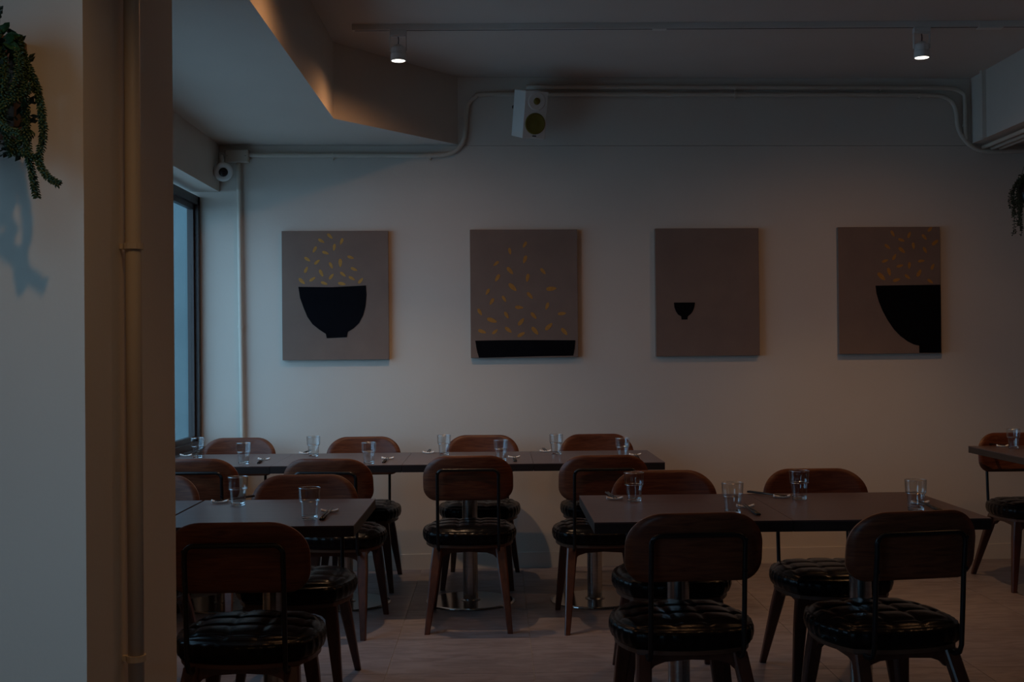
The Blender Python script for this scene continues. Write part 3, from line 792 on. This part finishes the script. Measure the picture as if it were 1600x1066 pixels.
strands = [
 ([(-0.83, 2.13, 1.87), (-0.812, 2.105, 1.83), (-0.789, 2.10, 1.778), (-0.779, 2.10, 1.733), (-0.777, 2.10, 1.689), (-0.784, 2.10, 1.65), (-0.771, 2.10, 1.622), (-0.750, 2.10, 1.608)], 0.010),
 ([(-0.85, 2.12, 1.86), (-0.812, 2.10, 1.80), (-0.806, 2.10, 1.718), (-0.803, 2.10, 1.668), (-0.801, 2.11, 1.635), (-0.792, 2.11, 1.586)], 0.0095),
 ([(-0.80, 2.09, 1.78), (-0.802, 2.07, 1.755), (-0.821, 2.06, 1.742), (-0.833, 2.06, 1.716), (-0.822, 2.06, 1.695), (-0.800, 2.06, 1.688)], 0.011),
 ([(-0.795, 2.10, 1.70), (-0.812, 2.10, 1.683), (-0.833, 2.10, 1.678), (-0.815, 2.10, 1.664), (-0.790, 2.10, 1.653)], 0.008),
 ([(-0.86, 2.12, 1.86), (-0.835, 2.08, 1.80), (-0.838, 2.08, 1.74), (-0.835, 2.09, 1.69), (-0.83, 2.10, 1.66)], 0.012),
 ([(-0.88, 2.12, 1.87), (-0.862, 2.07, 1.82), (-0.868, 2.07, 1.74), (-0.872, 2.08, 1.66), (-0.860, 2.09, 1.58), (-0.875, 2.09, 1.52)], 0.012),
 ([(-0.83, 2.13, 1.87), (-0.818, 2.10, 1.845), (-0.81, 2.08, 1.80), (-0.818, 2.07, 1.76)], 0.012),
 ([(-0.94, 2.12, 1.87), (-0.925, 2.07, 1.80), (-0.93, 2.07, 1.70), (-0.915, 2.09, 1.60)], 0.012),
]
vine0 = None
for pts, rad in strands:
    bm = bmesh.new(); add_strand(bm, [PL(p) for p in pts], rad, rnd=rn)
    obj('trailing_stem', bm, VINE, planter)
bm = bmesh.new()
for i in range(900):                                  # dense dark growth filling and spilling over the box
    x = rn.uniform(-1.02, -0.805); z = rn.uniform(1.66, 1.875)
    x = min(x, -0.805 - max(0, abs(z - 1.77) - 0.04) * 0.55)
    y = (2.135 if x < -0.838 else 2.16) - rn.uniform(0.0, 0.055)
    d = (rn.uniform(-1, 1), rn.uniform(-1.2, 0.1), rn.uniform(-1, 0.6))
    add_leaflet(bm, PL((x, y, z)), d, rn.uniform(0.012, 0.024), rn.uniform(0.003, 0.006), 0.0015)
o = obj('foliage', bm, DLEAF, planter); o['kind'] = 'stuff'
def leaf_bm(base, d, L_, W_, bend=0.3):
    bm = bmesh.new(); d = Vector(d).normalized(); s = d.cross(Vector((0, -1, 0.15))).normalized(); up = s.cross(d)
    rows = []
    for i, wv in enumerate((0.12, 0.75, 1.0, 0.8, 0.05)):
        t_ = i / 4; c = Vector(base) + d * L_ * t_ - Vector((0, 0, 1)) * bend * L_ * t_ * t_
        rows.append([bm.verts.new(c - s * W_ * wv), bm.verts.new(c - up * W_ * 0.25 * wv), bm.verts.new(c + s * W_ * wv)])
    for a, b2 in zip(rows, rows[1:]):
        bm.faces.new((a[0], a[1], b2[1], b2[0])); bm.faces.new((a[1], a[2], b2[2], b2[1]))
    bmesh.ops.solidify(bm, geom=bm.faces[:], thickness=0.0007)
    return bm
for (bx, bz, dx, dz, L_, W_) in ((-0.85, 1.862, 0.5, 0.75, 0.045, 0.007), (-0.845, 1.86, 0.95, 0.35, 0.040, 0.007), (-0.86, 1.862, 0.1, 1.0, 0.06, 0.006), (-0.86, 1.865, 0.75, 0.6, 0.045, 0.007),
        (-0.845, 1.852, 0.9, -0.1, 0.038, 0.008), (-0.875, 1.87, -0.2, 1.0, 0.06, 0.007), (-0.87, 1.86, -0.6, 0.7, 0.05, 0.007), (-0.855, 1.855, 0.3, 0.9, 0.03, 0.007), (-0.84, 1.85, 0.4, 0.4, 0.036, 0.008), (-0.90, 1.87, 0.4, 0.9, 0.05, 0.007), (-0.94, 1.87, -0.3, 0.9, 0.06, 0.007)):
    obj('leaf', leaf_bm(PL((bx, 2.10, bz)), (dx, -0.35, dz), L_, W_), LEAF, planter)
bm = tube([PL(p) for p in [(-0.856, 2.11, 1.855), (-0.853, 2.105, 1.885), (-0.850, 2.10, 1.910)]], 0.0012, seg=6)
for k in range(6):
    add_leaflet(bm, PL((-0.852, 2.102, 1.893 + k * 0.004)), (rn.uniform(-1, 1), -0.3, 0.6), 0.012, 0.0035, 0.001)
obj('stem', bm, DLEAF, planter)

hp = thing('hanging_plant', 'dark hanging plant with tiny leaves at the right edge', 'plant', (3.0175, 6.83, 2.17))
obj('pot', lathe([(0, -0.055), (0.045, -0.055), (0.056, -0.04), (0.068, 0.045), (0.063, 0.045), (0.053, -0.035), (0, -0.045)], 28), BLACK, hp, smooth=True)
bm = bmesh.new()
for a in range(3):
    th = 2 * PI * a / 3 + 0.3
    add_tube(bm, [(0.064 * math.cos(th), 0.064 * math.sin(th), 0.04), (0, 0, 0.24)], 0.0012, seg=6)
add_tube(bm, [(0, 0, 0.24), (0, 0, 0.3815)], 0.0015, seg=6)
obj('cord', bm, BLACK, hp)
rn = random.Random(11)
for s in range(44):
    th = rn.uniform(0, 2 * PI); r_ = rn.uniform(0.045, 0.105); hgt = rn.uniform(0.05, 0.24)
    c, sn = math.cos(th), math.sin(th)
    pts = [(0.03 * c, 0.03 * sn, 0.03), (r_ * 0.6 * c, r_ * 0.6 * sn, rn.uniform(0.06, 0.11)), (r_ * c, r_ * sn, 0.02), (r_ * 1.05 * c + rn.uniform(-0.015, 0.015), r_ * 1.05 * sn, -hgt * 0.5), (r_ * c + rn.uniform(-0.02, 0.02), r_ * sn, -hgt)]
    P = smooth_path(pts, 7); bm = bmesh.new(); add_tube(bm, P, 0.0009, seg=4)
    for p in P[3:]:
        for q in range(3):
            add_leaflet(bm, p, (rn.uniform(-1, 1), rn.uniform(-1, 1), rn.uniform(-0.8, 0.5)), rn.uniform(0.008, 0.015), 0.0045, 0.0012)
    obj('trailing_stem', bm, DLEAF, hp)
